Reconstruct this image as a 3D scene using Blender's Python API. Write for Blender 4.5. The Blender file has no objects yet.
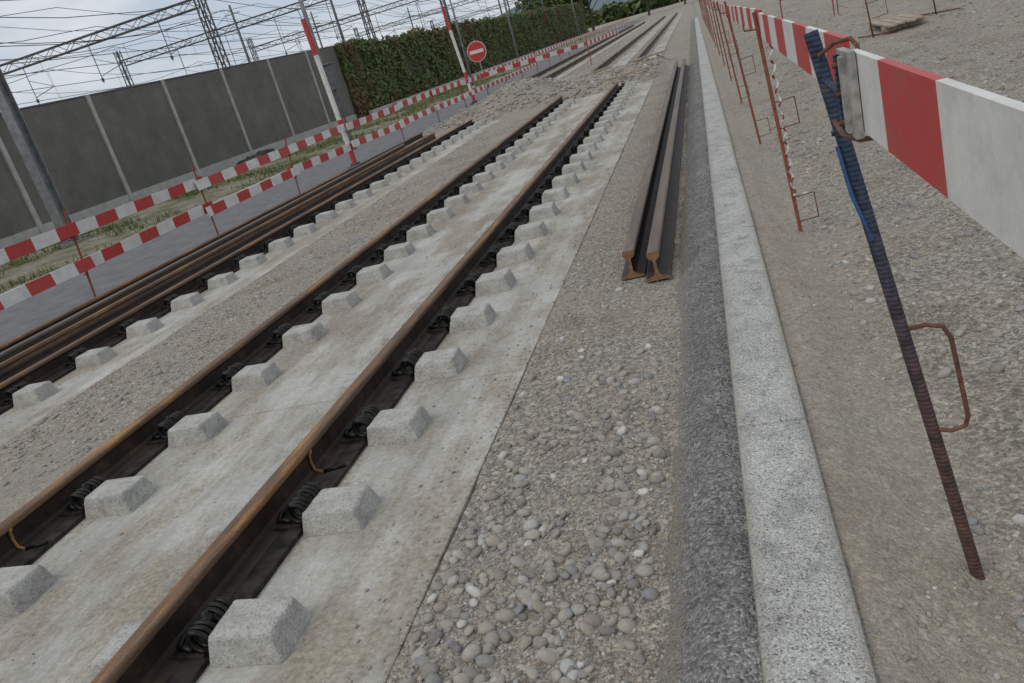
import bpy, bmesh, math, random
import numpy as np
from mathutils import Vector, Matrix
random.seed(7); rng=np.random.default_rng(7)
sc=bpy.context.scene
H=1.66
# ------------------------------------------------------------ helpers
def hsh(i,j,s):
    v=np.sin(i*127.1+j*311.7+s*74.7)*43758.5453
    return v-np.floor(v)
def vn(x,y,s=0):
    xi=np.floor(x); yi=np.floor(y); fx=x-xi; fy=y-yi
    fx=fx*fx*(3-2*fx); fy=fy*fy*(3-2*fy)
    a=hsh(xi,yi,s);b=hsh(xi+1,yi,s);c=hsh(xi,yi+1,s);d=hsh(xi+1,yi+1,s)
    return (a*(1-fx)+b*fx)*(1-fy)+(c*(1-fx)+d*fx)*fy-.5
def fbm(x,y,o=4,s=0):
    r=0;a=1
    for k in range(o):
        r=r+a*vn(x*2**k+k*17.3,y*2**k-k*9.1,s+k); a*=.5
    return r
def sstep(a,b,x):
    t=np.clip((x-a)/(b-a),0,1); return t*t*(3-2*t)

class MB:
    def __init__(s): s.v=[];s.f=[];s.m=[]
    def add(s,vs,fs,m=0):
        o=len(s.v); s.v.extend([tuple(p) for p in vs])
        for f in fs: s.f.append(tuple(i+o for i in f)); s.m.append(m)
    def box(s,x0,x1,y0,y1,z0,z1,m=0,z1b=None):
        zb=z1 if z1b is None else z1b
        v=[(x0,y0,z0),(x1,y0,z0),(x1,y1,z0),(x0,y1,z0),(x0,y0,z1),(x1,y0,z1),(x1,y1,zb),(x0,y1,zb)]
        s.add(v,[(3,2,1,0),(4,5,6,7),(0,1,5,4),(1,2,6,5),(2,3,7,6),(3,0,4,7)],m)
    def frus(s,x0,x1,y0,y1,z0,z1,t,m=0):
        j=lambda: random.uniform(-.006,.006)
        v=[(x0,y0,z0),(x1,y0,z0),(x1,y1,z0),(x0,y1,z0),(x0+t+j(),y0+t+j(),z1),(x1-t+j(),y0+t+j(),z1+j()),(x1-t+j(),y1-t+j(),z1+j()),(x0+t+j(),y1-t+j(),z1)]
        s.add(v,[(3,2,1,0),(4,5,6,7),(0,1,5,4),(1,2,6,5),(2,3,7,6),(3,0,4,7)],m)
    def tube(s,pts,r,n=8,m=0,mf=None,cap=True):
        pts=[Vector(p) for p in pts]; rs=r if hasattr(r,'__len__') else [r]*len(pts)
        o=len(s.v); ref=None
        for i,p in enumerate(pts):
            d=(pts[min(i+1,len(pts)-1)]-pts[max(i-1,0)]).normalized()
            if ref is None: ref=Vector((1,0,0)) if abs(d.x)<.8 else Vector((0,1,0))
            a=(ref-d*ref.dot(d)).normalized(); b=d.cross(a); ref=a
            for k in range(n):
                t=2*math.pi*k/n; s.v.append(tuple(p+(a*math.cos(t)+b*math.sin(t))*rs[i]))
        for i in range(len(pts)-1):
            mm=mf(i) if mf else m
            for k in range(n):
                s.f.append((o+i*n+k,o+i*n+(k+1)%n,o+(i+1)*n+(k+1)%n,o+(i+1)*n+k)); s.m.append(mm)
        if cap:
            s.f.append(tuple(o+k for k in range(n))[::-1]); s.m.append(mf(0) if mf else m)
            e=o+(len(pts)-1)*n
            s.f.append(tuple(e+k for k in range(n))); s.m.append(mf(len(pts)-2) if mf else m)
    def strut(s,a,b,w,m=0): s.tube([a,b],w*.7,4,m,cap=False)
    def board(s,pa,pb,h,th,seg,m0=0,m1=1,ph=0,tilt=0,skew=0):
        pa=Vector(pa);pb=Vector(pb);d=(pb-pa);L=d.length;d.normalize()
        side=d.cross(Vector((0,0,1))).normalized(); up=side.cross(d).normalized()
        up=(up+side*tilt).normalized()
        ts=[0]
        t=seg*(1-ph)
        while t<L-.02: ts.append(t);t+=seg
        ts.append(L); o=len(s.v)
        for q,t in enumerate(ts):
            c=pa+d*t; sk=skew if 0<q<len(ts)-1 else 0
            for (a,b) in ((-1,-1),(1,-1),(1,1),(-1,1)):
                s.v.append(tuple(c+side*a*th/2+up*b*h/2+d*sk*b))
        for i in range(len(ts)-1):
            mm=m0 if i%2==0 else m1
            for k in range(4):
                s.f.append((o+i*4+k,o+i*4+(k+1)%4,o+(i+1)*4+(k+1)%4,o+(i+1)*4+k)); s.m.append(mm)
        s.f.append((o,o+1,o+2,o+3)); s.m.append(m0); e=o+(len(ts)-1)*4
        s.f.append((e+3,e+2,e+1,e)); s.m.append(m1)
    def obj(s,name,mats,smooth=False,parent=None,bevel=0):
        me=bpy.data.meshes.new(name); me.from_pydata(s.v,[],s.f)
        for m in mats: me.materials.append(m)
        me.polygons.foreach_set('material_index',s.m)
        if smooth: me.polygons.foreach_set('use_smooth',[True]*len(s.f))
        me.update()
        bm=bmesh.new(); bm.from_mesh(me); bmesh.ops.recalc_face_normals(bm,faces=bm.faces); bm.to_mesh(me); bm.free()
        ob=bpy.data.objects.new(name,me); sc.collection.objects.link(ob)
        if parent: ob.parent=parent
        if bevel:
            md=ob.modifiers.new('b','BEVEL'); md.width=bevel; md.segments=2; md.limit_method='ANGLE'
        return ob
def np_obj(name,V,F,mat,smooth=False,parent=None):
    me=bpy.data.meshes.new(name); n=F.shape[1]
    me.vertices.add(len(V)); me.vertices.foreach_set('co',V.astype(np.float32).ravel())
    me.loops.add(F.size); me.loops.foreach_set('vertex_index',F.astype(np.int32).ravel())
    me.polygons.add(len(F)); me.polygons.foreach_set('loop_start',np.arange(0,F.size,n,dtype=np.int32))
    me.materials.append(mat); me.update(calc_edges=True)
    if smooth: me.polygons.foreach_set('use_smooth',[True]*len(F))
    ob=bpy.data.objects.new(name,me); sc.collection.objects.link(ob)
    if parent: ob.parent=parent
    return ob
def empty(name):
    e=bpy.data.objects.new(name,None); sc.collection.objects.link(e); return e
# ------------------------------------------------------------ materials
class NT:
    def __init__(s,name):
        s.mat=bpy.data.materials.new(name); s.mat.use_nodes=True; s.t=s.mat.node_tree
        s.b=s.t.nodes['Principled BSDF']; s.tc=s.t.nodes.new('ShaderNodeTexCoord')
        s.c=s.tc.outputs['Object']
    def n(s,ty,**k):
        nd=s.t.nodes.new(ty)
        for a,v in k.items(): setattr(nd,a,v)
        return nd
    def l(s,a,b): s.t.links.new(a,b)
    def mapped(s,sc3):
        m=s.n('ShaderNodeMapping'); m.inputs['Scale'].default_value=sc3; s.l(s.c,m.inputs[0]); return m.outputs[0]
    def noise(s,scale,det=4,rough=.6,vec=None):
        nd=s.n('ShaderNodeTexNoise'); nd.inputs['Scale'].default_value=scale; nd.inputs['Detail'].default_value=det
        nd.inputs['Roughness'].default_value=rough; s.l(vec or s.c,nd.inputs['Vector']); return nd.outputs['Fac']
    def vor(s,scale):
        nd=s.n('ShaderNodeTexVoronoi'); nd.inputs['Scale'].default_value=scale; s.l(s.c,nd.inputs['Vector'])
        sep=s.n('ShaderNodeSeparateColor'); s.l(nd.outputs['Color'],sep.inputs[0])
        return nd.outputs['Distance'],sep.outputs[0],sep.outputs[1]
    def ramp(s,fac,stops):
        r=s.n('ShaderNodeValToRGB'); e=r.color_ramp.elements
        while len(e)<len(stops): e.new(.5)
        for i,(p,c) in enumerate(stops):
            e[i].position=p; e[i].color=(c,c,c,1) if not hasattr(c,'__len__') else (*c,1)
        s.l(fac,r.inputs[0]); return r.outputs[0]
    def mix(s,f,a,b,bt='MIX'):
        m=s.n('ShaderNodeMix',data_type='RGBA',blend_type=bt)
        for ix,v in ((0,f),(6,a),(7,b)):
            sock=m.inputs[ix]
            if isinstance(v,bpy.types.NodeSocket): s.l(v,sock)
            elif hasattr(v,'__len__'): sock.default_value=(*v,1)
            elif ix==0: sock.default_value=float(v)
            else: sock.default_value=(v,v,v,1)
        return m.outputs[2]
    def math(s,op,a,b=0,c=0):
        m=s.n('ShaderNodeMath',operation=op)
        for i,v in enumerate((a,b,c)):
            if isinstance(v,bpy.types.NodeSocket): s.l(v,m.inputs[i])
            else: m.inputs[i].default_value=v
        return m.outputs[0]
    def bump(s,h,strength=1,dist=1):
        b=s.n('ShaderNodeBump'); b.inputs['Strength'].default_value=strength; b.inputs['Distance'].default_value=dist
        s.l(h,b.inputs['Height']); return b.outputs[0]
    def hsum(s,*pairs):
        r=None
        for h,k in pairs:
            r=s.math('MULTIPLY',h,k) if r is None else s.math('MULTIPLY_ADD',h,k,r)
        return r
    def done(s,col,rough=.85,nrm=None,metal=0):
        if isinstance(col,bpy.types.NodeSocket): s.l(col,s.b.inputs['Base Color'])
        else: s.b.inputs['Base Color'].default_value=(*col,1)
        if isinstance(rough,bpy.types.NodeSocket): s.l(rough,s.b.inputs['Roughness'])
        else: s.b.inputs['Roughness'].default_value=rough
        s.b.inputs['Metallic'].default_value=metal
        s.b.inputs['Specular IOR Level'].default_value=.3
        if nrm: s.l(nrm,s.b.inputs['Normal'])
        return s.mat
def simple(name,c1,c2,scale=6,rough=.8,bs=.3,bscale=60,bd=.004,metal=0,lo=.35,hi=.65):
    t=NT(name); col=t.ramp(t.noise(scale,4),[(lo,c1),(hi,c2)])
    return t.done(col,rough,t.bump(t.noise(bscale,3),bs,bd),metal)
def X_(t):
    s=t.n('ShaderNodeSeparateXYZ'); t.l(t.c,s.inputs[0]); return s.outputs

def gravel_mat():
    t=NT('gravel_dirt')
    nb=t.noise(1.0,5,.65)
    big=t.ramp(nb,[(.33,(.27,.235,.185)),(.5,(.36,.325,.265)),(.66,(.31,.295,.265))])
    d1,c1,_=t.vor(70); d2,_,c2=t.vor(190); nn=t.noise(22,5,.7)
    x=X_(t)[0]; band=t.math('MULTIPLY',t.ramp(t.math('ADD',x,t.math('MULTIPLY',nn,.5)),[(.30,0),(.36,1),(.70,1),(.95,0)]),.8)
    sand=t.ramp(t.noise(.55,6,.7),[(.48,0),(.60,.75)])
    band=t.math('MAXIMUM',band,sand)
    grain=t.math('SUBTRACT',.8,t.math('MULTIPLY',band,.45))
    c=t.mix(grain,big,t.ramp(c1,[(0,.45),(.6,.95),(1,1.5)]),'MULTIPLY')
    c=t.mix(.65,c,t.ramp(c2,[(0,.55),(1,1.38)]),'MULTIPLY')
    c=t.mix(1,c,t.ramp(nn,[(.3,.68),(.7,1.2)]),'MULTIPLY')
    c=t.mix(t.math('MULTIPLY',band,.5),c,(.345,.30,.235))
    h=t.hsum((d1,-.008),(d2,-.004),(nn,.020))
    return t.done(c,.95,t.bump(h,.8))
def slab_mat():
    t=NT('slab_concrete')
    n2=t.noise(2.2,5,.65); n50=t.noise(38,5,.75); d,_,_=t.vor(120)
    c=t.ramp(n2,[(.3,(.385,.365,.32)),(.55,(.49,.48,.435)),(.75,(.56,.55,.51))])
    dirt=t.ramp(t.noise(1.3,7,.74,t.mapped((1.6,.6,1))),[(.44,0),(.57,1)])
    c=t.mix(t.math('MULTIPLY',dirt,.85),c,t.ramp(n50,[(.35,(.25,.215,.16)),(.65,(.39,.34,.265))]))
    st=t.ramp(t.noise(.8,6,.7,t.mapped((3,.5,1))),[(.35,.78),(.6,1.04)])
    c=t.mix(1,c,st,'MULTIPLY')
    c=t.mix(1,c,t.ramp(n50,[(.3,.75),(.7,1.12)]),'MULTIPLY')
    c=t.mix(t.math('MULTIPLY',dirt,.8),c,t.mix(1,c,t.ramp(d,[(.0,.5),(.25,1)]),'MULTIPLY'))
    h=t.hsum((n50,.005),(t.noise(6,4),.03),(dirt,.006))
    return t.done(c,.9,t.bump(h,.8))
def kerb_mat():
    t=NT('granite_kerb')
    d,r1,r2=t.vor(210); n9=t.noise(8,6,.75)
    c=t.ramp(t.noise(2,3),[(.3,(.43,.425,.395)),(.7,(.53,.525,.49))])
    c=t.mix(.95,c,t.ramp(r1,[(0,.28),(.22,.75),(.8,1.1),(1,1.35)]),'MULTIPLY')
    c=t.mix(1,c,t.ramp(n9,[(.3,.55),(.5,.97),(1,1.05)]),'MULTIPLY')
    e=t.math('ABSOLUTE',t.math('SUBTRACT',X_(t)[0],.013))
    edge=t.ramp(t.math('ADD',e,t.math('MULTIPLY',n9,.08)),[(.125,0),(.165,.65)])
    c=t.mix(edge,c,(.30,.27,.22))
    h=t.hsum((d,-.003),(n9,.016),(t.noise(40,3),.006))
    return t.done(c,.85,t.bump(h,1))
def haunch_mat():
    t=NT('haunch_mortar')
    n5=t.noise(4,6,.75); d,r1,_=t.vor(95)
    c=t.ramp(n5,[(.3,(.20,.197,.188)),(.55,(.29,.285,.27)),(.75,(.40,.39,.37))])
    c=t.mix(.85,c,t.ramp(r1,[(0,.45),(.7,1),(1,1.5)]),'MULTIPLY')
    x=X_(t)[0]; f=t.ramp(t.math('SUBTRACT',t.math('MULTIPLY',x,-1),t.math('MULTIPLY',n5,.16)),[(.22,0),(.28,.85)])
    c=t.mix(f,c,(.30,.27,.225))
    h=t.hsum((d,-.016),(t.noise(26,4,.7),.03))
    return t.done(c,.92,t.bump(h,1))
def rail_mat(name,hA,hB,hC,zlo=.135,zhi=.168,o=.66):
    t=NT(name)
    body=t.ramp(t.noise(9,5,.7),[(.3,(.014,.010,.009)),(.55,(.036,.024,.018)),(.75,(.09,.05,.03))])
    head=t.ramp(t.noise(1.5,6,.76,t.mapped((9,.8,9))),[(.32,hA),(.52,hB),(o,hC)])
    sx=X_(t)
    f=t.ramp(sx[2],[(zlo,0),(zhi,1)])
    c=t.mix(f,body,head)
    f2=t.ramp(sx[2],[(.0,.6),(.035,0)])
    c=t.mix(f2,c,(.17,.125,.085))
    fine=t.noise(110,4,.7)
    c=t.mix(1,c,t.ramp(fine,[(.3,.65),(.7,1.25)]),'MULTIPLY')
    return t.done(c,t.ramp(fine,[(.3,.45),(.7,.75)]),t.bump(fine,.35,.002),.15)
def peb_mat():
    t=NT('pebble_stone'); g=t.n('ShaderNodeNewGeometry')
    c=t.ramp(g.outputs['Random Per Island'],[(0,(.17,.165,.155)),(.25,(.30,.285,.255)),(.5,(.40,.38,.335)),(.7,(.33,.285,.23)),(.85,(.22,.235,.25)),(1,(.60,.58,.54))])
    nn=t.noise(90,4)
    c=t.mix(1,c,t.ramp(nn,[(.3,.75),(.7,1.12)]),'MULTIPLY')
    c=t.mix(t.ramp(t.noise(9,5,.75),[(.40,.0),(.64,.6)]),c,(.34,.305,.25))
    return t.done(c,.9,t.bump(nn,.2,.003))
def leaf_mat(name,cols,patch=None):
    t=NT(name); g=t.n('ShaderNodeNewGeometry')
    c=t.ramp(g.outputs['Random Per Island'],cols)
    if patch: c=t.mix(t.ramp(t.noise(patch[1],4,.65),[(.50,0),(.62,.8)]),c,patch[0])
    return t.done(c,.6)
def paint(name,c,dirt,rough=.5):
    t=NT(name); col=t.mix(t.ramp(t.noise(7,6,.78),[(.40,.05),(.72,.75)]),c,dirt)
    f=t.noise(55,4,.8)
    col=t.mix(t.ramp(f,[(.58,0),(.70,.6)]),col,dirt)
    return t.done(col,rough,t.bump(f,.15,.002))
M_grav=gravel_mat(); M_slab=slab_mat(); M_kerb=kerb_mat(); M_haunch=haunch_mat(); M_peb=peb_mat()
M_rail=rail_mat('rusty_rail',(.085,.055,.04),(.19,.115,.068),(.46,.23,.065),o=.68)
M_rail2=rail_mat('weathered_rail',(.10,.085,.07),(.15,.12,.095),(.22,.15,.10),.14,.18)
M_cut=simple('rust_cut_end',(.16,.085,.045),(.27,.155,.085),30)
t=NT('block_concrete'); nn=t.noise(9,5,.7); d,r1,_=t.vor(140)
c=t.ramp(nn,[(.32,(.31,.30,.27)),(.6,(.46,.45,.415))]); c=t.mix(.6,c,t.ramp(r1,[(0,.5),(.3,.9),(1,1.15)]),'MULTIPLY')
M_block=t.done(c,.9,t.bump(t.hsum((nn,.02),(t.noise(60,3),.007)),.9))
M_black=simple('black_steel',(.006,.006,.006),(.022,.02,.018),30,.42,.2,80,.002,.3)
M_trough=simple('rubber_dirt',(.010,.009,.008),(.05,.04,.032),14,.8,.4,80,.004)
M_red=paint('red_paint',(.50,.035,.035),(.33,.10,.08))
M_white=paint('white_paint',(.70,.69,.66),(.45,.42,.37))
M_rrust=simple('red_rust_rebar',(.17,.05,.033),(.28,.085,.058),20,.7,.3,150,.003)
M_brust=simple('brown_rust_rebar',(.09,.042,.03),(.19,.088,.058),30,.75,.4,150,.003)
M_asph=simple('asphalt',(.13,.132,.135),(.185,.187,.19),3,.9,.4,200,.003)
t=NT('verge_soil'); n1=t.noise(1.1,6,.75); n2=t.noise(22,4)
_c=t.ramp(n1,[(.42,(.30,.265,.215)),(.52,(.21,.195,.125)),(.62,(.085,.11,.04))])
_c=t.mix(1,_c,t.ramp(n2,[(.3,.6),(.7,1.25)]),'MULTIPLY')
M_grass=t.done(_c,.95,t.bump(n2,.9,.05))
M_blade=leaf_mat('grass_blades',[(0,(.06,.09,.025)),(.6,(.12,.16,.045)),(1,(.27,.25,.12))])
M_ivy=leaf_mat('ivy_leaves',[(0,(.04,.06,.018)),(.5,(.085,.125,.03)),(1,(.16,.19,.055))],patch=((.16,.08,.045),.30))
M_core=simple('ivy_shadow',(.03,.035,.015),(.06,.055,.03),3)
M_leaf=leaf_mat('tree_leaves',[(0,(.03,.05,.018)),(.5,(.065,.10,.028)),(1,(.12,.16,.045))])
M_bark=simple('bark',(.06,.045,.03),(.12,.09,.07),8)
t=NT('noise_panel'); nn=t.noise(1.0,6,.7); w=t.n('ShaderNodeTexWave'); w.bands_direction='Y'; w.inputs['Scale'].default_value=4; w.inputs['Distortion'].default_value=.4; t.l(t.c,w.inputs[0])
c=t.ramp(nn,[(.32,(.145,.134,.115)),(.68,(.215,.20,.175))]); c=t.mix(.35,c,t.ramp(w.outputs['Fac'],[(0,.7),(1,1.1)]),'MULTIPLY')
M_panel=t.done(c,.95,t.bump(t.hsum((w.outputs['Fac'],.02),(t.noise(40,3),.02)),.8))
M_post=simple('concrete_post',(.36,.35,.32),(.46,.45,.42),4)
M_steel=simple('galvanised_steel',(.20,.205,.21),(.30,.305,.31),6,.5,.1,30,.002,.4)
M_plate=simple('clamp_plate',(.20,.195,.18),(.42,.41,.38),25,.7,.3,90,.003)
M_dsteel=simple('dark_steel',(.09,.095,.10),(.14,.145,.15),6,.6,.1,30,.002,.2)
M_wood=simple('weathered_wood',(.25,.2,.14),(.42,.36,.27),9)
M_wire=simple('wire',(.04,.04,.045),(.07,.07,.075),6)
M_plas=simple('black_sheeting',(.012,.012,.014),(.04,.04,.04),8,.5)

# ------------------------------------------------------------ ground
def prof(x):
    xs=[-400,-20,-18.4,-12.15,-12.02,-12.0,-8.45,-8.40,-7.70,-7.5,-6.40,-6.33,-6.28,-5.30,-5.24,-4.5,-3.80,-3.765,-3.735,-1.26,-1.225,-.45,-.3,.11,.135,.22,.34,.50,.8,1.5,3,400]
    zs=[0,0,.10,.06,.05,-.05,-.05,.005,.03,.06,.045,.02,-.08,-.08,.012,.05,.085,.075,-.08,-.08,-.001,-.004,-.006,-.03,.115,.105,.055,.005,.02,.08,.11,.11]
    return np.interp(x,xs,zs)
def G(x,y):
    x=np.asarray(x,float); y=np.asarray(y,float)
    h=prof(x)
    m=sstep(20.8,22.0,y)*(1-sstep(27,29,y))*sstep(-8.3,-7.6,x)*(1-sstep(-1.3,-.9,x))
    mound=.10+.60*np.exp(-((x+5.2)/1.5)**2-((y-23.8)/1.8)**2)+.15*np.exp(-((x+2.3)/1)**2-((y-25)/2)**2)
    h=h*(1-m)+(mound+.14*fbm(x*1.7,y*1.7,4,5))*m
    far=sstep(27.5,29,y)*sstep(-8.2,-7.9,x)*(1-sstep(-1.3,-1.1,x))
    h=h*(1-far)+(.02+0*x)*far
    on=((x>-12.05)&(x<-8.42))
    amp=np.where(on,0,1.)
    near=.018*fbm(x*2.2,y*2.2,4,1)+.007*fbm(x*14,y*14,3,2)
    h=h+near*amp
    h=h+sstep(.6,2.5,x)*(.12*fbm(x*.5,y*.5,4,3))*(1-sstep(80,200,y))
    h=h+(np.exp(-((x-.33)/.14)**2)*(.030*fbm(x*7,y*4,4,9)))
    return h
def rngs(*a):
    out=[]
    for s,e,st in a: out.append(np.arange(s,e,st))
    return np.unique(np.round(np.concatenate(out),4))
gx=rngs((-21,-5.4,.2),(-5.4,-3.7,.03),(-3.7,-1.3,.3),(-1.3,-.28,.02),(-.28,.1,.1),(.1,2.5,.025),(2.5,6,.06),(6,20,.4))
gx=np.unique(np.concatenate([gx,[-12.15,-12.02,-12.0,-8.45,-8.4,-7.7,-7.5,-6.4,-6.33,-6.28,-5.3,-5.24,-3.8,-3.765,-3.735,-1.26,-1.225,.11,.135,-2000,-900,-400,-200,-100,-60,-40,-30,-25,25,32,45,70,120,250,600,1500]]))
gy=rngs((-4,.8,.3),(.8,6,.025),(6,12,.05),(12,30,.15),(30,60,.6))
gy=np.unique(np.concatenate([gy,[-60,-20,-8,65,75,90,110,140,200,300,500,900,1600,3000]]))
def grid(name,xs_,ys_,Z,mat):
    X,Y=np.meshgrid(xs_,ys_); V=np.stack([X,Y,Z],-1).reshape(-1,3); nx=len(xs_);ny=len(ys_)
    i=np.arange((ny-1)*(nx-1)); r=i//(nx-1); c=i%(nx-1); a=r*nx+c
    return np_obj(name,V,np.stack([a,a+1,a+nx+1,a+nx],1),mat,True)
X,Y=np.meshgrid(gx,gy); grid('ground',gx,gy,G(X,Y),M_grav)
vx=np.linspace(-18.45,-12.2,50); vy=np.linspace(-5,140,500); X,Y=np.meshgrid(vx,vy)
def GV(X,Y): return G(X,Y)+.014+.10*np.clip(fbm(X*.9,Y*.9,4,4)+.1,0,1)*np.clip((X+18.4)*2,0,1)*np.clip((-12.3-X)*2,0,1)
grid('grass_verge',vx,vy,GV(X,Y),M_grass)
mb=MB(); mb.box(-11.98,-8.42,-20,160,-.06,.004); mb.obj('asphalt_road',[M_asph])
mb=MB()
for k in range(90): mb.box(-12.13,-11.985,-4+k*1.6,-4+k*1.6+1.59,-.05,.085)
mb.obj('road_kerb',[M_post],bevel=.01)
N=46000; bx=rng.uniform(-18.2,-12.25,N); by=6+60*rng.random(N)**1.5
keep=fbm(bx*.6,by*.35,4,21)+rng.normal(0,.06,N)>.05; bx=bx[keep];by=by[keep];N=len(bx)
bh=rng.uniform(.04,.20,N); an=rng.uniform(0,6.28,N); w=.016
P=np.stack([bx,by,GV(bx,by)-.01],1); dx=np.stack([np.cos(an)*w,np.sin(an)*w,0*an],1)
tip=P+np.stack([rng.normal(0,.05,N),rng.normal(0,.05,N),bh],1)
V=np.stack([P-dx,P+dx,tip],1).reshape(-1,3); np_obj('grass',V,np.arange(N*3).reshape(-1,3),M_blade)

# ------------------------------------------------------------ slabs
mb=MB()
def slab(x0,x1,y0,y1,z=0):
    y=y0
    while y<y1:
        e=min(y+6,y1); mb.box(x0,x1,y,e-.008,-.12,z); y+=6
slab(-3.77,-1.235,-2,21.6); slab(-3.2,-2.6,28.8,110,.045); slab(-1.8,-1.35,28.8,110,.045)
mb.obj('concrete_track_slab',[M_slab],bevel=.004)
mb=MB(); slab(-6.32,-5.27,-2,21.6); slab(-5.8,-5.35,28.8,110,.045); mb.obj('concrete_track_slab',[M_slab],bevel=.004)

# ------------------------------------------------------------ rails
half=[(.073,0),(.073,.012),(.022,.030),(.010,.048),(.009,.122),(.031,.136),(.036,.144),(.036,.162),(.034,.168),(.029,.172),(.020,.1745)]
PR=half+[(-x,z) for x,z in half[::-1]]
def rail(mb,pa,pb,n=2,m=0,bow=0,roll=0,sc_=1,mcap=None):
    o=len(mb.v); k=len(PR); pa=Vector(pa);pb=Vector(pb)
    cr,sr=math.cos(roll)*sc_,math.sin(roll)*sc_
    for i in range(n):
        t=i/(n-1); p=pa.lerp(pb,t); p.x+=bow*math.sin(math.pi*t)
        for (x,z) in PR: mb.v.append((p.x+x*cr-z*sr,p.y,p.z+x*sr+z*cr))
    for i in range(n-1):
        for j in range(k):
            mb.f.append((o+i*k+j,o+i*k+(j+1)%k,o+(i+1)*k+(j+1)%k,o+(i+1)*k+j)); mb.m.append(m)
    mc=m if mcap is None else mcap
    mb.f.append(tuple(o+j for j in range(k))); mb.m.append(mc)
    e=o+(n-1)*k; mb.f.append(tuple(e+j for j in range(k))[::-1]); mb.m.append(mc)
def clip(mb,x,y,s,hi):
    y=y+random.uniform(-.008,.008)
    N=44 if hi else 14; cx=.168 if s>0 else .095; R=.046 if s>0 else .026; zc=.088 if s>0 else .058
    for sg in (-1,1):
        pts=[]
        for i in range(N+1):
            t=i/N; ph=t*2.3*2*math.pi
            pts.append((x+s*(cx+R*math.cos(ph)),y+sg*(.026+.060*t),zc+R*math.sin(ph)))
        mb.tube(pts,.0108 if s>0 else .008,6 if hi else 4)
    mb.tube([(x+s*(cx-.04),y-.08,.06),(x+s*.045,y-.045,.044),(x+s*.035,y,.05),(x+s*.045,y+.045,.044),(x+s*(cx-.04),y+.08,.06)],.011,5)
    if s>0:
        mb.tube([(x+s*cx,y,.02),(x+s*cx,y,.150)],.013,6); mb.tube([(x+s*cx,y,.108),(x+s*cx,y,.135)],.024,6)
def track(xs,offs,sides,name,sp=.75):
    e=empty(name)
    mr=MB(); mt=MB(); mk=MB(); mc=MB()
    for x,o,sd in zip(xs,offs,sides):
        rail(mr,(x,-1.5,.008),(x,21.2+random.uniform(-.3,.5),.008)); rail(mr,(x,28.0,.03),(x,110,.03))
        for s in sd:
            mt.box(*sorted((x+s*.076,x+s*(.178 if s>0 else .13))),-1.5,21,.002,.020+.004*s)
        mt.box(x-.072,x+.072,-1.5,21,-.02,.0055)
        y=o-2*sp
        while y<60:
            if y<21:
                hi=y<9
                for s in sd:
                    wd=.485 if s>0 else .36
                    a,b=sorted((x+s*.188,x+s*(wd+random.uniform(-.010,.010))))
                    dy=random.uniform(-.018,.018)
                    if s>0:
                        mk.frus(a,b,y-.122+dy,y+.122+dy,-.01,.108+random.uniform(-.006,.006),.026)
                        mt.box(x+.03,x+.172,y-.095,y+.095,.006,.038)
                    else:
                        mk.frus(x-.33,x-.135,y-.12,y+.12,-.01,.05+random.uniform(-.006,.006),.022)
                    clip(mc,x,y,s,hi)
            y+=sp
    mr.obj('rails',[M_rail],parent=e); mt.obj('rail_bedding',[M_trough],parent=e)
    mk.obj('sleeper_blocks',[M_block],parent=e,bevel=.013); mc.obj('rail_clips',[M_black],True,parent=e)
track((-2.135,-3.64),(1.93,2.30),((-1,1),(1,)),'railway_track'); track((-6.15,-7.62),(2.1,2.45),((1,),()),'railway_track')
mb=MB()
for x,y in ((-2.135,3.06),(-3.64,2.68)):
    mb.tube([(x+.037,y,.150),(x+.022,y,.128),(x+.015,y,.09),(x+.02,y,.045),(x+.065,y,.025)],.008,6)
    mb.tube([(x+.065,y,.028),(x+.17,y+.03,.032)],.010,6,1)
mb.obj('rail_bracket',[simple('orange_rust',(.22,.11,.035),(.36,.2,.07),10),M_black],True)
mb=MB(); rail(mb,(-.70,5.25,.012),(-.67,22.5,.012),12,0,.0,.0,1.12,1); mb.obj('loose_rail',[M_rail2,M_cut])
mb=MB(); rail(mb,(-.52,5.1,.012),(-.47,22.5,.012),12,0,.0,.03,1.12,1); mb.obj('loose_rail',[M_rail2,M_cut])
mb=MB(); rail(mb,(-6.62,-1.5,.06),(-6.62,19.5,.06),12,0,.03,.1,1,1); mb.obj('loose_rail',[M_rail,M_cut])
mb=MB(); rail(mb,(-7.05,-1.5,.06),(-7.12,18.5,.06),12,0,.05,-.1,1,1); mb.obj('loose_rail',[M_rail2,M_cut])

# ------------------------------------------------------------ kerb + haunch
mb=MB(); y=-1.25
while y<62:
    j=random.uniform(-.003,.003); mb.box(-.112+j,.138+j,y,y+2-.007,-.10,.150+random.uniform(-.003,.003)); y+=2
mb.obj('granite_kerb',[M_kerb],bevel=.014)
hx=np.linspace(-.44,-.10,34); hy=rngs((-2,.8,.2),(.8,8,.015),(8,62,.15)); X,Y=np.meshgrid(hx,hy)
wob=.05*fbm(Y*1.6,Y*0,4,31)
Z=np.interp(X+wob*(X<-.2),[-.46,-.375,-.31,-.24,-.17,-.10],[-.05,.0,.045,.09,.108,.108])+.016*fbm(X*22,Y*22,3,33)+.018*fbm(X*6,Y*6,3,34)
Z=np.minimum(Z,np.where(X>-.14,.128,9))
grid('kerb_haunching',hx,hy,Z,M_haunch)

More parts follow.
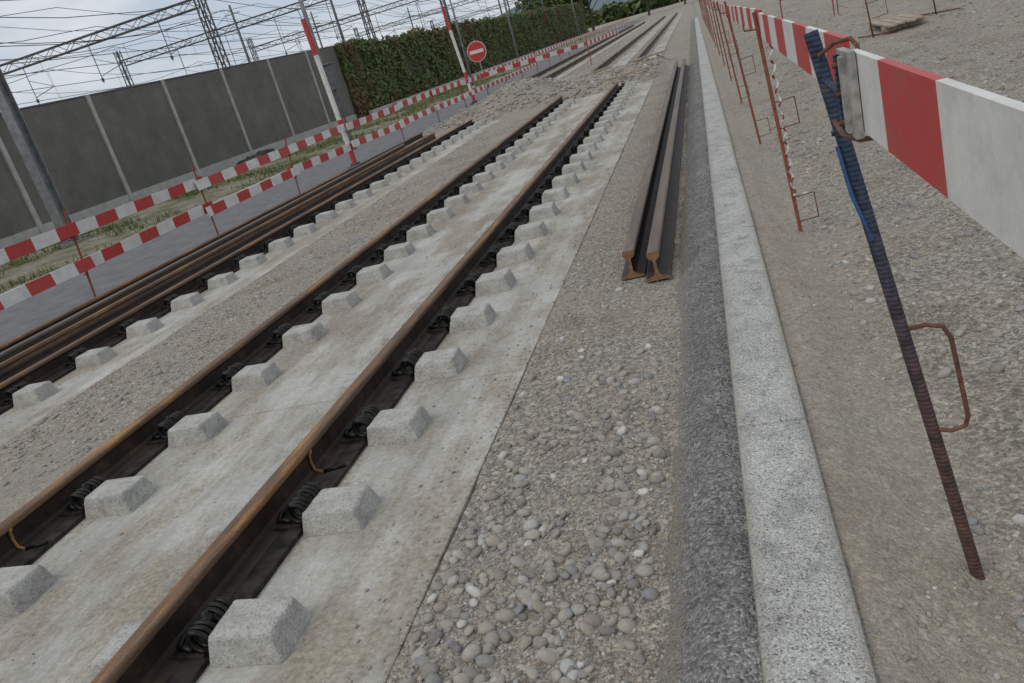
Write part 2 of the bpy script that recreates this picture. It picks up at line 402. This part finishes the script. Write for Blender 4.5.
# ------------------------------------------------------------ pebbles
def ico(n):
    bm=bmesh.new(); bmesh.ops.create_icosphere(bm,subdivisions=n,radius=1); v=np.array([v.co[:] for v in bm.verts]); f=np.array([[v.index for v in f.verts] for f in bm.faces]); bm.free(); return v,f
ICOV,ICOF=ico(2); IC1V,IC1F=ico(1)
def pebbles(px,py,sz,BV,BF,emb=.25):
    N=len(px); n=len(BV)
    s=np.stack([sz,sz*rng.uniform(.55,.95,N),sz*rng.uniform(.4,.75,N)],1)
    pert=1+rng.normal(0,.07,(16,n)); BVv=BV[None]*pert[...,None]
    v=BVv[rng.integers(0,16,N)]*s[:,None,:]
    an=rng.uniform(0,6.28,N); c,s_=np.cos(an),np.sin(an)
    x=v[...,0]*c[:,None]-v[...,1]*s_[:,None]; y=v[...,0]*s_[:,None]+v[...,1]*c[:,None]
    tl=rng.normal(0,.25,N)[:,None]; z=v[...,2]+x*tl
    pz=G(px,py)+sz*.6*emb
    V=np.stack([x+px[:,None],y+py[:,None],z+pz[:,None]],-1).reshape(-1,3)
    F=(BF[None]+np.arange(N)[:,None,None]*n).reshape(-1,3)
    return V,F
parts=[]
def scatter(x0,x1,y0,y1,n,smin,smax,pw=3,hi=False,ypow=1.7,thr=-1,emb=.25):
    px=rng.uniform(x0,x1,n); py=y0+(y1-y0)*rng.random(n)**ypow
    k=fbm(px*1.5,py*1.1,3,41)+rng.normal(0,.13,n)>thr; px=px[k];py=py[k]; n=len(px)
    sz=smin+(smax-smin)*rng.random(n)**pw
    parts.append(pebbles(px,py,sz,ICOV if hi else IC1V,ICOF if hi else IC1F,emb))
scatter(-1.20,-.42,.8,6,2600,.008,.034,3.0,True,2.0,-.02,.1)
scatter(-1.20,-.42,.8,3.3,650,.014,.034,1.6,True,1.3,-.1,.35)
scatter(-1.21,-.34,.8,14,22000,.0025,.011,1.8,False,1.7,-.2)
scatter(.50,3.5,1,9,4600,.008,.032,2.6,True,1.6,-.02,.2)
scatter(.48,5,1,18,24000,.004,.013,2,False,1.8,-.2)
scatter(.14,.55,.8,14,3500,.003,.012,3,False,1.6,-.1)
scatter(-5.2,-3.78,2,18,8000,.004,.026,3,False,1.3,-.05)
scatter(.6,12,8,40,8000,.01,.05,3,False,1.5)
scatter(-8,-1.2,21.3,28.5,5000,.01,.08,2.5,False,1)
scatter(-7.6,-6.3,4,20,2500,.008,.03,2.5,False,1)
scatter(-8.3,-1.2,28.5,60,3000,.015,.06,2.5,False,1)
Vs=[];Fs=[];o=0
for v,f in parts: Vs.append(v);Fs.append(f+o);o+=len(v)
np_obj('gravel_stones',np.concatenate(Vs),np.concatenate(Fs),M_peb,True)
n=2400
px=np.concatenate([rng.uniform(-3.7,-1.25,n-1600),rng.uniform(-6.2,-5.3,400),-1.235-.30*rng.random(1200)**2.5]); py=1+18*rng.random(n)**1.4
v,f=pebbles(px,py,.002+.009*rng.random(n)**3,IC1V,IC1F)
v=v.reshape(n,-1,3); v[...,2]+= (.003-G(px,py))[:,None]; np_obj('loose_gravel',v.reshape(-1,3),f,M_peb,True)

# ------------------------------------------------------------ right barrier
def blue_rebar():
    t=NT('blue_rust_rebar'); sx=X_(t); nn=t.noise(28,5,.7)
    a=t.ramp(nn,[(.35,(.04,.03,.028)),(.65,(.13,.065,.05))]); b=t.ramp(nn,[(.38,(.02,.022,.03)),(.55,(.03,.055,.10)),(.68,(.11,.07,.06))])
    w=t.n('ShaderNodeTexWave'); w.bands_direction='Z'; w.inputs['Scale'].default_value=26; w.inputs['Distortion'].default_value=1; t.l(t.c,w.inputs[0])
    f2=t.n('ShaderNodeMapRange'); t.l(sx[2],f2.inputs[0]); f2.inputs[1].default_value=.4; f2.inputs[2].default_value=1.2
    return t.done(t.mix(f2.outputs[0],a,b),.7,t.bump(w.outputs['Fac'],.5,.003),0)
M_blue=blue_rebar(); M_bluep=simple('blue_paint',(.02,.05,.11),(.04,.11,.25),30,.6)
mb=MB()  # mats: 0 red 1 white 2 brown rust 3 blue rebar 4 plate 5 red rust 6 blue paint
foot=Vector((.48,1.97,-.02)); top=Vector((.247,2.10,1.51))
mb.tube([foot.lerp(top,t) for t in np.linspace(0,1,30)],.0165,12,3)
def onp(z): return foot.lerp(top,(z+.02)/1.53)
a=onp(.75);b=onp(.47)
mb.tube([a,a+Vector((.05,-.02,.015)),a+Vector((.085,-.035,.01)),a+Vector((.10,-.042,-.02)),a+Vector((.122,-.05,-.24)),a+Vector((.115,-.045,-.27)),b+Vector((.04,-.02,.0)),b],.0062,8,2)
a=onp(1.455)
mb.tube([a+Vector((0,-.02,0)),a+Vector((.03,-.05,.022)),a+Vector((.055,-.12,.03)),a+Vector((.062,-.15,.015)),a+Vector((.062,-.16,-.02))],.0050,8,2)
mb.tube([onp(1.24)+Vector((-.019,-.01,0)),onp(1.12)+Vector((-.021,-.012,0)),onp(1.0)+Vector((-.006,-.018,0))],.005,6,6)
mb.tube([onp(1.27)+Vector((-.022,0,0)),onp(1.27)+Vector((.045,0,0))],.007,6,3)
mb.board((.292,-1.6,1.395),(.292,1.84,1.395),.158,.014,.37,0,1,ph=.46,skew=.008)
mb.board((.325,2.13,1.398),(.375,5.55,1.375),.155,.014,.45,0,1,ph=.25,skew=.01)
# clamp: plate, inner strap and cross rods tying the plank to the stake
mb.box(.268,.283,1.765,1.90,1.306,1.478,4); mb.box(.259,.2685,1.80,1.835,1.315,1.468,4)
mb.box(.259,.2685,1.87,1.895,1.315,1.468,3)
for zz in (1.45,1.39,1.33): mb.tube([(.250,1.85,zz),(.31,1.85,zz)],.0065,6,2)
mb.tube([(.262,2.085,1.40),(.262,1.98,1.395),(.262,1.88,1.39)],.007,6,3)
mb.tube([(.27,2.07,1.30),(.262,1.90,1.297),(.28,1.80,1.297),(.325,1.79,1.297),(.33,1.79,1.335)],.006,6,2)
y=5.5;pos=[]
while y<60:
    pos.append(y); y+=3.5
for k,y in enumerate(pos):
    lx=random.uniform(-.10,.0)-.03; ly=random.uniform(-.08,.1); x=.43
    f=Vector((x,y,-.03)); t=Vector((x+lx,y+ly,1.47+random.uniform(-.03,.06)))
    mb.tube([f,t],.012,8,5)
    for zc in (.62,.2):
        a=f.lerp(t,zc); mb.tube([a,a+Vector((.13,.0,.01)),a+Vector((.14,0,-.16)),a+Vector((.0,0,-.17))],.005,6,2)
    a=f.lerp(t,.93); mb.tube([a,a+Vector((-.08,.0,.01)),a+Vector((-.08,0,.05))],.006,6,2)
    if k+1<len(pos):
        mb.board((.385,y+.06,1.375+random.uniform(-.015,.015)),(.375,pos[k+1]-.02,1.37+random.uniform(-.02,.02)),.155,.014,.45,k%2,1-k%2,ph=random.random()*.8)
pp=[Vector((.36,4.9,1.3)).lerp(Vector((.40,5.25,.35)),t)+Vector((.010*math.sin(t*60),.010*math.cos(t*60),0)) for t in np.linspace(0,1,70)]
mb.tube(pp,.006,6,1,mf=lambda i: (5 if i%6<2 else 1))
mb.obj('construction_barrier',[M_red,M_white,M_brust,M_blue,M_plate,M_rrust,M_bluep],False)

# ------------------------------------------------------------ left barrier (two rows)
mb=MB(); xs=-8.2; ys=[2.8,5.75,8.7,11.8,14.9,18.1,21.5,25,28.4,31.6,35.2,39,43]
for k,y in enumerate(ys):
    lx=random.uniform(-.06,.06); ly=random.uniform(-.1,.14)
    if k not in(5,9): mb.tube([(xs,y,-.04),(xs+lx,y+ly,1.28)],.015,8,2)
    for z in (.97,.5):
        mb.tube([(xs,y,z-.1),(xs+.07,y,z-.1),(xs+.07,y,z+.1)],.008,6,2)
    if k+1<len(ys):
        for z,h in ((.97,.16),(.52,.16)):
            y2=ys[k+1]; off=.035*(1 if k%2 else -1)
            mb.board((xs+.045+off,y-.15,z+random.uniform(-.035,.035)),(xs+.045+off,y2+.15,z+random.uniform(-.035,.035)),h,.022,.42,k%2,1-k%2,ph=random.random()*.8,tilt=random.uniform(-.1,.1))
y=43
while y<110:
    mb.tube([(xs,y,0),(xs,y,1.2)],.017,6,2); mb.board((xs+.05,y,1.0),(xs+.05+.1,y+3.9,1.0),.17,.03,.45,0,1); y+=4
mb.board((-8.1,31,.95),(-4.6,36.5,.95),.17,.03,.45,0,1); mb.tube([(-4.6,36.5,0),(-4.6,36.5,1.2)],.02,6,2)
mb.board((-4.6,36.6,.95),(-3.9,44,.95),.17,.03,.45,1,0)
mb.obj('construction_barrier',[M_red,M_white,M_rrust],False)
def tpost(y,h,x=-8.25,lean=0):
    mb=MB(); n=30
    def mf2(i):
        t=(i+.5)/n
        return 0 if (t<.14 or .26<t<.34 or t>.76) else 1
    mb.tube([(x+lean*t,y,h*t) for t in np.linspace(0,1,n+1)],.06,14,0,mf=mf2)
    mb.tube([(x,y,0),(x,y,.06)],.2,16,2); mb.tube([(x,y,.06),(x,y,.12)],.12,16,2)
    mb.tube([(x+lean*.35-.09,y,h*.36),(x+lean*.35+.09,y,h*.36)],.02,6,2)
    mb.obj('striped_marker_post',[M_red,M_white,M_dsteel])
tpost(18.1,3.45,-8.28,-.1); tpost(31.6,3.7,-8.75,-.25)
mb=MB(); sx,sy,sz=-8.5,33,1.85
mb.tube([(sx,sy,0),(sx,sy,2.3)],.03,8,2)
def disc(mb,c,r,th,m,y):
    n=32; v=[(c[0]+r*math.cos(2*math.pi*k/n),y,c[1]+r*math.sin(2*math.pi*k/n)) for k in range(n)]
    v+= [(a,y+th,b) for a,_,b in v]; mb.add(v,[tuple(range(n)),tuple(range(n,2*n))[::-1]]+[(k,(k+1)%n,n+(k+1)%n,n+k) for k in range(n)],m)
disc(mb,(sx,sz),.40,.01,1,sy-.05); disc(mb,(sx,sz),.375,.005,0,sy-.058); mb.box(sx-.29,sx+.29,sy-.066,sy-.06,sz-.065,sz+.065,1)
mb.obj('no_entry_sign',[M_red,M_white,M_steel])

# ------------------------------------------------------------ noise wall
WX=-18.5
def wh(y): return 3.56+.0215*(y-16)
mb=MB(); j0=22.8-4*6; n=11
for k in range(n+1):
    y=j0+4*k; mb.box(WX-.14,WX+.13,y-.08,y+.08,0,wh(y)+.05,1)
    if k<n:
        a,b=y+.08,y+3.92
        mb.box(WX-.07,WX+.07,a,b,.55,wh(a),0,wh(b))
        mb.box(WX-.11,WX+.10,a,b,0,.55,1)
        mb.add([(WX-.09,a,wh(a)),(WX+.09,a,wh(a)),(WX+.09,b,wh(b)),(WX-.09,b,wh(b)),(WX-.09,a,wh(a)+.05),(WX+.09,a,wh(a)+.05),(WX+.09,b,wh(b)+.05),(WX-.09,b,wh(b)+.05)],[(3,2,1,0),(4,5,6,7),(0,1,5,4),(1,2,6,5),(2,3,7,6),(3,0,4,7)],2)
mb.obj('noise_barrier_wall',[M_panel,M_post,M_dsteel],bevel=.008)
def cards(C,S,name,mat,flat=None,parent=None):
    N=len(C); a=rng.normal(size=(N,3)); 
    if flat is not None: a=a*.6+flat
    a/=np.linalg.norm(a,axis=1)[:,None]; b=np.cross(a,rng.normal(size=(N,3))); b/=np.linalg.norm(b,axis=1)[:,None]; c=np.cross(a,b)
    S=S[:,None]; V=np.stack([C-b*S,C+c*S*.6,C+b*S,C-c*S*.6],1).reshape(-1,3)
    return np_obj(name,V,np.arange(N*4).reshape(-1,4),mat,parent=parent)
hedge=empty('ivy_hedge')
HY0,HY1=42.4,150
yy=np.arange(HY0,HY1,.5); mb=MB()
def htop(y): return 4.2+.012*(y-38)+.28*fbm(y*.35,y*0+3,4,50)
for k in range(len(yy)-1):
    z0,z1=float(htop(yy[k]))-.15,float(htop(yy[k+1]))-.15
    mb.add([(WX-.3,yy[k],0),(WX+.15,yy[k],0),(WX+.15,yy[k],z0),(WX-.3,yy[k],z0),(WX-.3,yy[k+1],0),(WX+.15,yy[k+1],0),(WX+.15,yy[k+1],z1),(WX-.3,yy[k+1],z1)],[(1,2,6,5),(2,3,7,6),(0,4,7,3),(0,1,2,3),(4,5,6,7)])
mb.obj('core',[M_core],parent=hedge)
N=50000; cy=HY0+(HY1-HY0)*rng.random(N)**1.5; t=htop(cy); cz=t*rng.random(N)**.9+rng.normal(0,.05,N)
clump=fbm(cy*.9,cz*.9,4,51); keep=clump+rng.normal(0,.12,N)>-.28; cy=cy[keep];cz=cz[keep];t=t[keep];clump=clump[keep];N=len(cy)
cxx=WX+.25+.38*clump+rng.normal(0,.06,N)-.25*np.clip(cz/t-.93,0,1)*8*rng.random(N)
cxx=np.maximum(cxx,WX+.16)
cards(np.stack([cxx,cy,cz],1),rng.uniform(.06,.15,N),'leaves',M_ivy,np.array([.9,-.3,.5]),hedge)
mb=MB(); mb.box(WX+.75,WX+.95,42.6,150,0,.5); mb.obj('concrete_ledge',[M_post],bevel=.01)

# ------------------------------------------------------------ trees
def tree(x,y,h,r,n=5000,ls=.22,base=0):
    e=empty('leafy_tree'); mb=MB()
    mb.tube([(x,y,base),(x+.1,y,base+h*.3),(x,y+.1,base+h*.6),(x,y,base+h*.9)],[.03*h,.022*h,.013*h,.004*h],8)
    cl=[]
    for k in range(16):
        a=random.uniform(0,6.28); z0=h*random.uniform(.3,.65); el=random.uniform(.2,1.1); L=r*random.uniform(.55,1)
        p=Vector((x+math.cos(a)*L*math.cos(el*.7),y+math.sin(a)*L*math.cos(el*.7),base+z0+L*math.sin(el)*.9))
        p.z=min(p.z,base+h*.93)
        mb.tube([(x,y,base+z0),((x+p.x)/2,(y+p.y)/2,(base+z0+p.z)/2+.1),p],[.01*h,.006*h,.002*h],5); cl.append((p,r*random.uniform(.25,.42)))
    cl.append((Vector((x,y,base+h*.92)),r*.3))
    mb.obj('trunk',[M_bark],parent=e)
    C=[]
    for q in range(n):
        p,rr=random.choice(cl); d=Vector((random.gauss(0,1),random.gauss(0,1),random.gauss(0,.8))).normalized()*rr*random.random()**.35
        C.append(p+d)
    C=np.array([c[:] for c in C]); cards(C,rng.uniform(ls*.5,ls,len(C)),'crown',M_leaf,None,e)
tree(-24.6,22.0,6.4,2.8,9000,.15)
tree(-23,150,9,5,4000,.4); tree(-19,165,10,6,4000,.45); tree(-27,180,12,7,4000,.5); tree(-10,200,10,6,3000,.5); tree(-2,225,9,6,3000,.5)
N=26000; ang=rng.uniform(-1.25,.5,N); R=rng.uniform(420,470,N); C=np.stack([np.sin(ang)*R,np.cos(ang)*R,(rng.random(N)**.8)*(11+7*fbm(ang*30,ang*0,4,61))],1)
cards(C,rng.uniform(1,2.6,N),'distant_trees',M_leaf)
ta=np.linspace(-1.4,.7,160); mb=MB()
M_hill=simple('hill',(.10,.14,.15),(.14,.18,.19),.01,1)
hv=[]
for a in ta:
    hh=85+45*float(fbm(np.array(a*4.),np.array(1.),4,70)); hv+= [(math.sin(a)*1300,math.cos(a)*1300,-2),(math.sin(a)*1500,math.cos(a)*1500,hh*.8),(math.sin(a)*1900,math.cos(a)*1900,hh)]
mb.add(hv,[(3*k+j,3*k+3+j,3*k+4+j,3*k+1+j) for k in range(159) for j in (0,1)]); mb.obj('hills',[M_hill],True)

# ------------------------------------------------------------ poles, catenary
def pole(x,y,h,r,name='street_lamp',arm=True,m=None):
    mb=MB(); mb.tube([(x,y,0),(x,y,h)],[r,r*.55],10); mb.tube([(x,y,0),(x,y,.25)],r*1.6,10)
    if arm:
        mb.tube([(x,y,h),(x+.3,y,h+.25),(x+1.6,y,h+.35)],r*.45,8); mb.box(x+1.5,x+2.3,y-.13,y+.13,h+.28,h+.40)
    return mb.obj(name,[m or M_steel],True)
pole(-12.6,27.5,9,.10); pole(-12.6,60,9,.09); pole(-12.6,95,9,.09); pole(-12.3,45,7,.07)
mb=MB(); mb.box(-12.55,-12.25,27.3,27.6,1.9,2.75); mb.box(-12.6,-12.22,27.25,27.65,2.75,2.80); mb.tube([(-12.4,27.45,0),(-12.4,27.45,1.9)],.05,8); mb.obj('control_box',[M_dsteel],bevel=.02)
mb=MB(); x,y=-15,16.0
mb.box(x-.13,x+.13,y-.14,y-.12,0,9.5); mb.box(x-.13,x+.13,y+.12,y+.14,0,9.5); mb.box(x-.012,x+.012,y-.12,y+.12,0,9.5); mb.box(x-.3,x+.3,y-.3,y+.3,-.05,.16)
mb.obj('steel_mast',[M_steel])
def lattice(mb,x,y,h,w=.55):
    cs=[(-w/2,-w/2),(w/2,-w/2),(w/2,w/2),(-w/2,w/2)]
    for c in cs: mb.strut((x+c[0],y+c[1],0),(x+c[0]*.7,y+c[1]*.7,h),.08)
    n=int(h/.7)
    for k in range(n):
        for q in range(4):
            a=cs[q];b=cs[(q+1)%4]
            if k%2: a,b=b,a
            z0=h*k/n;z1=h*(k+1)/n; s0=1-.3*k/n; s1=1-.3*(k+1)/n
            mb.strut((x+a[0]*s0,y+a[1]*s0,z0),(x+b[0]*s1,y+b[1]*s1,z1),.04)
def truss(mb,x0,x1,y,z,w=.4,hh=.5):
    cs=[(-w/2,0),(w/2,0),(w/2,hh),(-w/2,hh)]
    for c in cs: mb.strut((x0,y+c[0],z+c[1]),(x1,y+c[0],z+c[1]),.055)
    n=int(abs(x1-x0)/.8)
    for k in range(n):
        xa=x0+(x1-x0)*k/n; xb=x0+(x1-x0)*(k+1)/n
        for q in range(4):
            a=cs[q];b=cs[(q+1)%4]
            if k%2: a,b=b,a
            mb.strut((xa,y+a[0],z+a[1]),(xb,y+b[0],z+b[1]),.028)
for y,bz in ((44,8.2),(68,9.2),(92,9.0),(125,9.2),(165,9.2)):
    mb=MB(); lattice(mb,-26,y,10.6); lattice(mb,-50,y,10.6); truss(mb,-26.3,-49.7,y,bz)
    for xx in (-29,-34,-39,-44):
        mb.strut((xx,y,bz),(xx,y,6.0),.045); mb.strut((xx,y,6.4),(xx+1.6,y,6.7),.03); mb.strut((xx,y,7.4),(xx+1.6,y,6.7),.025); mb.tube([(xx,y,6.3),(xx,y,6.1)],.08,8)
    mb.obj('catenary_portal',[M_dsteel])
for (x,y,h) in ((-23.5,56,10.5),(-22.5,80,10.5),(-22.5,104,10.5),(-31,56,9.5),(-36,80,10),(-36,110,10),(-22.5,135,11)):
    mb=MB(); mb.tube([(x,y,0),(x,y,h)],[.14,.08],8); s=-1
    mb.tube([(x,y,7.6),(x+s*2.6,y,7.9)],.03,6); mb.tube([(x,y,6.3),(x+s*2.4,y,6.6),(x+s*2.6,y,7.9)],.03,6); mb.tube([(x,y,h-.3),(x+s*2.6,y,7.9)],.015,5)
    for zz in (h-.6,h-1.2): mb.tube([(x-.6,y,zz),(x+.6,y,zz)],.03,6)
    mb.obj('catenary_mast',[M_dsteel],True)
mb=MB()
for xx in (-24.8,-27.4,-32.4,-37.4,-42.4):
    mb.tube([(xx,-40,6.0),(xx,200,6.0)],.015,4)
    pts=[]
    for k in range(8*8+1):
        t=k/8; yv=t*24-4; fr=(t%1); pts.append((xx,yv,6.6+1.1*(4*(fr-.5)**2)))
        if k%2==0: mb.tube([(xx,yv,6.0),(xx,yv,6.6+1.1*(4*(fr-.5)**2))],.008,3)
    mb.tube(pts,.015,4)
for xx,zz in ((-26,10.7),(-27,10.2),(-30,10.3),(-35,10.6),(-25.3,9.5),(-25.3,8.4),(-25.6,7.4),(-40,10.9),(-46,10.5),(-22.8,10.0),(-23.2,9.3),(-33,9.0)):
    pts=[(xx,k*6-4,zz-.7+.7*4*((k/4%1)-.5)**2) for k in range(-4,34)]; mb.tube(pts,.017,4)
mb.obj('overhead_wires',[M_wire])

# ------------------------------------------------------------ small things
iv,if_=ico(4)
nn=fbm(iv[:,0]*2.5+5,iv[:,1]*2.5+iv[:,2]*2,4,80); p=iv*(1+.5*nn)[:,None]
V=np.stack([-16.6+p[:,0]*.7,28.3+p[:,1]*1.1,.12+np.maximum(p[:,2],-.2)*.42],1); np_obj('sheeting_pile',V,if_,M_plas)
mb=MB(); zb=float(G(3.5,17.2))+.02
for k in range(4):
    mb.box(3.2+k*.16,3.34+k*.16,16.3+random.uniform(-.1,.1),18.1+random.uniform(-.1,.1),zb+.09+.002*k,zb+.125+.002*k)
mb.box(3.15,3.9,16.6,16.7,zb,zb+.09); mb.box(3.15,3.9,17.7,17.8,zb,zb+.09); mb.obj('wooden_pallet',[M_wood],bevel=.004)
for (x,y) in ((3.0,16.6),(4.3,17.6)):
    z=float(G(x,y)); mb=MB(); mb.tube([(x,y,z-.05),(x-.1,y+.1,z+1.15)],.014,8,0); mb.tube([(x-.05,y+.05,z+.6),(x+.25,y,z+.62),(x+.27,y,z+.35),(x,y,z+.33)],.008,6,0)
    mb.tube([(x+.35,y-.2,z+.02),(x-.2,y+.35,z+.03)],.014,6,0); mb.obj('rebar_stake',[M_brust],True)
for (x,y) in ((2.0,22),(3.6,25),(5.4,28)):
    mb=MB(); mb.tube([(x,y,0),(x,y+.1,1.25)],.016,8,0)
    mb.board((x,y,1.05),(x+1.7,y+3,1.05),.16,.03,.45,1,2); mb.tube([(x+1.7,y+3,0),(x+1.7,y+3,1.25)],.016,8,0); mb.obj('short_barrier',[M_rrust,M_red,M_white])
mb=MB()
for k,(x,y,a,L) in enumerate(((-2.2,22.4,.1,1.6),(-3.4,24.6,.5,1.8),(-6.0,27.0,-.4,2.2),(-1.6,26.5,.2,1.2))):
    d=Vector((math.cos(a),math.sin(a),0)); z=float(G(x,y))+.10
    mb.board(Vector((x,y,z))-d*L/2,Vector((x,y,z+.05))+d*L/2,.06,.18,9,0,0)
mb.obj('timber_planks',[M_wood])

# ------------------------------------------------------------ world, sun, camera
w=bpy.data.worlds.new('World'); sc.world=w; w.use_nodes=True; t=w.node_tree; bg=t.nodes['Background']
EL,AZ=math.radians(52),math.radians(215)
sky=t.nodes.new('ShaderNodeTexSky'); sky.sky_type='NISHITA'; sky.sun_disc=False; sky.sun_elevation=EL; sky.sun_rotation=AZ; sky.air_density=1.0; sky.dust_density=2
tc=t.nodes.new('ShaderNodeTexCoord'); mp=t.nodes.new('ShaderNodeMapping'); mp.inputs['Scale'].default_value=(1,1,3.5); t.links.new(tc.outputs['Generated'],mp.inputs[0])
nz=t.nodes.new('ShaderNodeTexNoise'); nz.inputs['Scale'].default_value=4.2; nz.inputs['Detail'].default_value=6; nz.inputs['Roughness'].default_value=.55; t.links.new(mp.outputs[0],nz.inputs['Vector'])
rp=t.nodes.new('ShaderNodeValToRGB'); e=rp.color_ramp.elements
e[0].position=.38; e[0].color=(4.9,5.6,6.5,1); e[1].position=.62; e[1].color=(7.0,7.25,7.6,1); t.links.new(nz.outputs['Fac'],rp.inputs[0])
mx=t.nodes.new('ShaderNodeMix'); mx.data_type='RGBA'; mx.inputs[0].default_value=.88; t.links.new(sky.outputs[0],mx.inputs[6]); t.links.new(rp.outputs[0],mx.inputs[7])
t.links.new(mx.outputs[2],bg.inputs[0]); bg.inputs[1].default_value=.108
sd=bpy.data.lights.new('sun','SUN'); sd.energy=1.0; sd.angle=math.radians(28); sd.color=(1,.92,.82)
so=bpy.data.objects.new('sun',sd); sc.collection.objects.link(so)
dirv=Vector((math.sin(AZ)*math.cos(EL),math.cos(AZ)*math.cos(EL),math.sin(EL)))
so.rotation_euler=dirv.to_track_quat('Z','Y').to_euler()
f=800.; r=math.radians(16)
d=180*-math.sin(r)+346.5*math.cos(r); L=180*math.cos(r)+346.5*math.sin(r)
p=math.atan(d/f); a=math.atan(L/math.hypot(f,d))
X0=Vector((math.cos(a),math.sin(a),0)); F0=Vector((-math.sin(a),math.cos(a),0)); ZZ=Vector((0,0,1))
fw=F0*math.cos(p)-ZZ*math.sin(p); U0=F0*math.sin(p)+ZZ*math.cos(p)
R_=X0*math.cos(r)-U0*math.sin(r); U_=X0*math.sin(r)+U0*math.cos(r)
cd=bpy.data.cameras.new('camera'); cd.lens=f/1024*36; cd.sensor_width=36; cd.clip_end=6000; cd.clip_start=.02
cam=bpy.data.objects.new('camera',cd); sc.collection.objects.link(cam)
m=Matrix((( R_.x,U_.x,-fw.x,0),(R_.y,U_.y,-fw.y,0),(R_.z,U_.z,-fw.z,H),(0,0,0,1))); cam.matrix_world=m
sc.camera=cam
sc.view_settings.view_transform='Standard'; sc.view_settings.look='None'; sc.view_settings.exposure=0
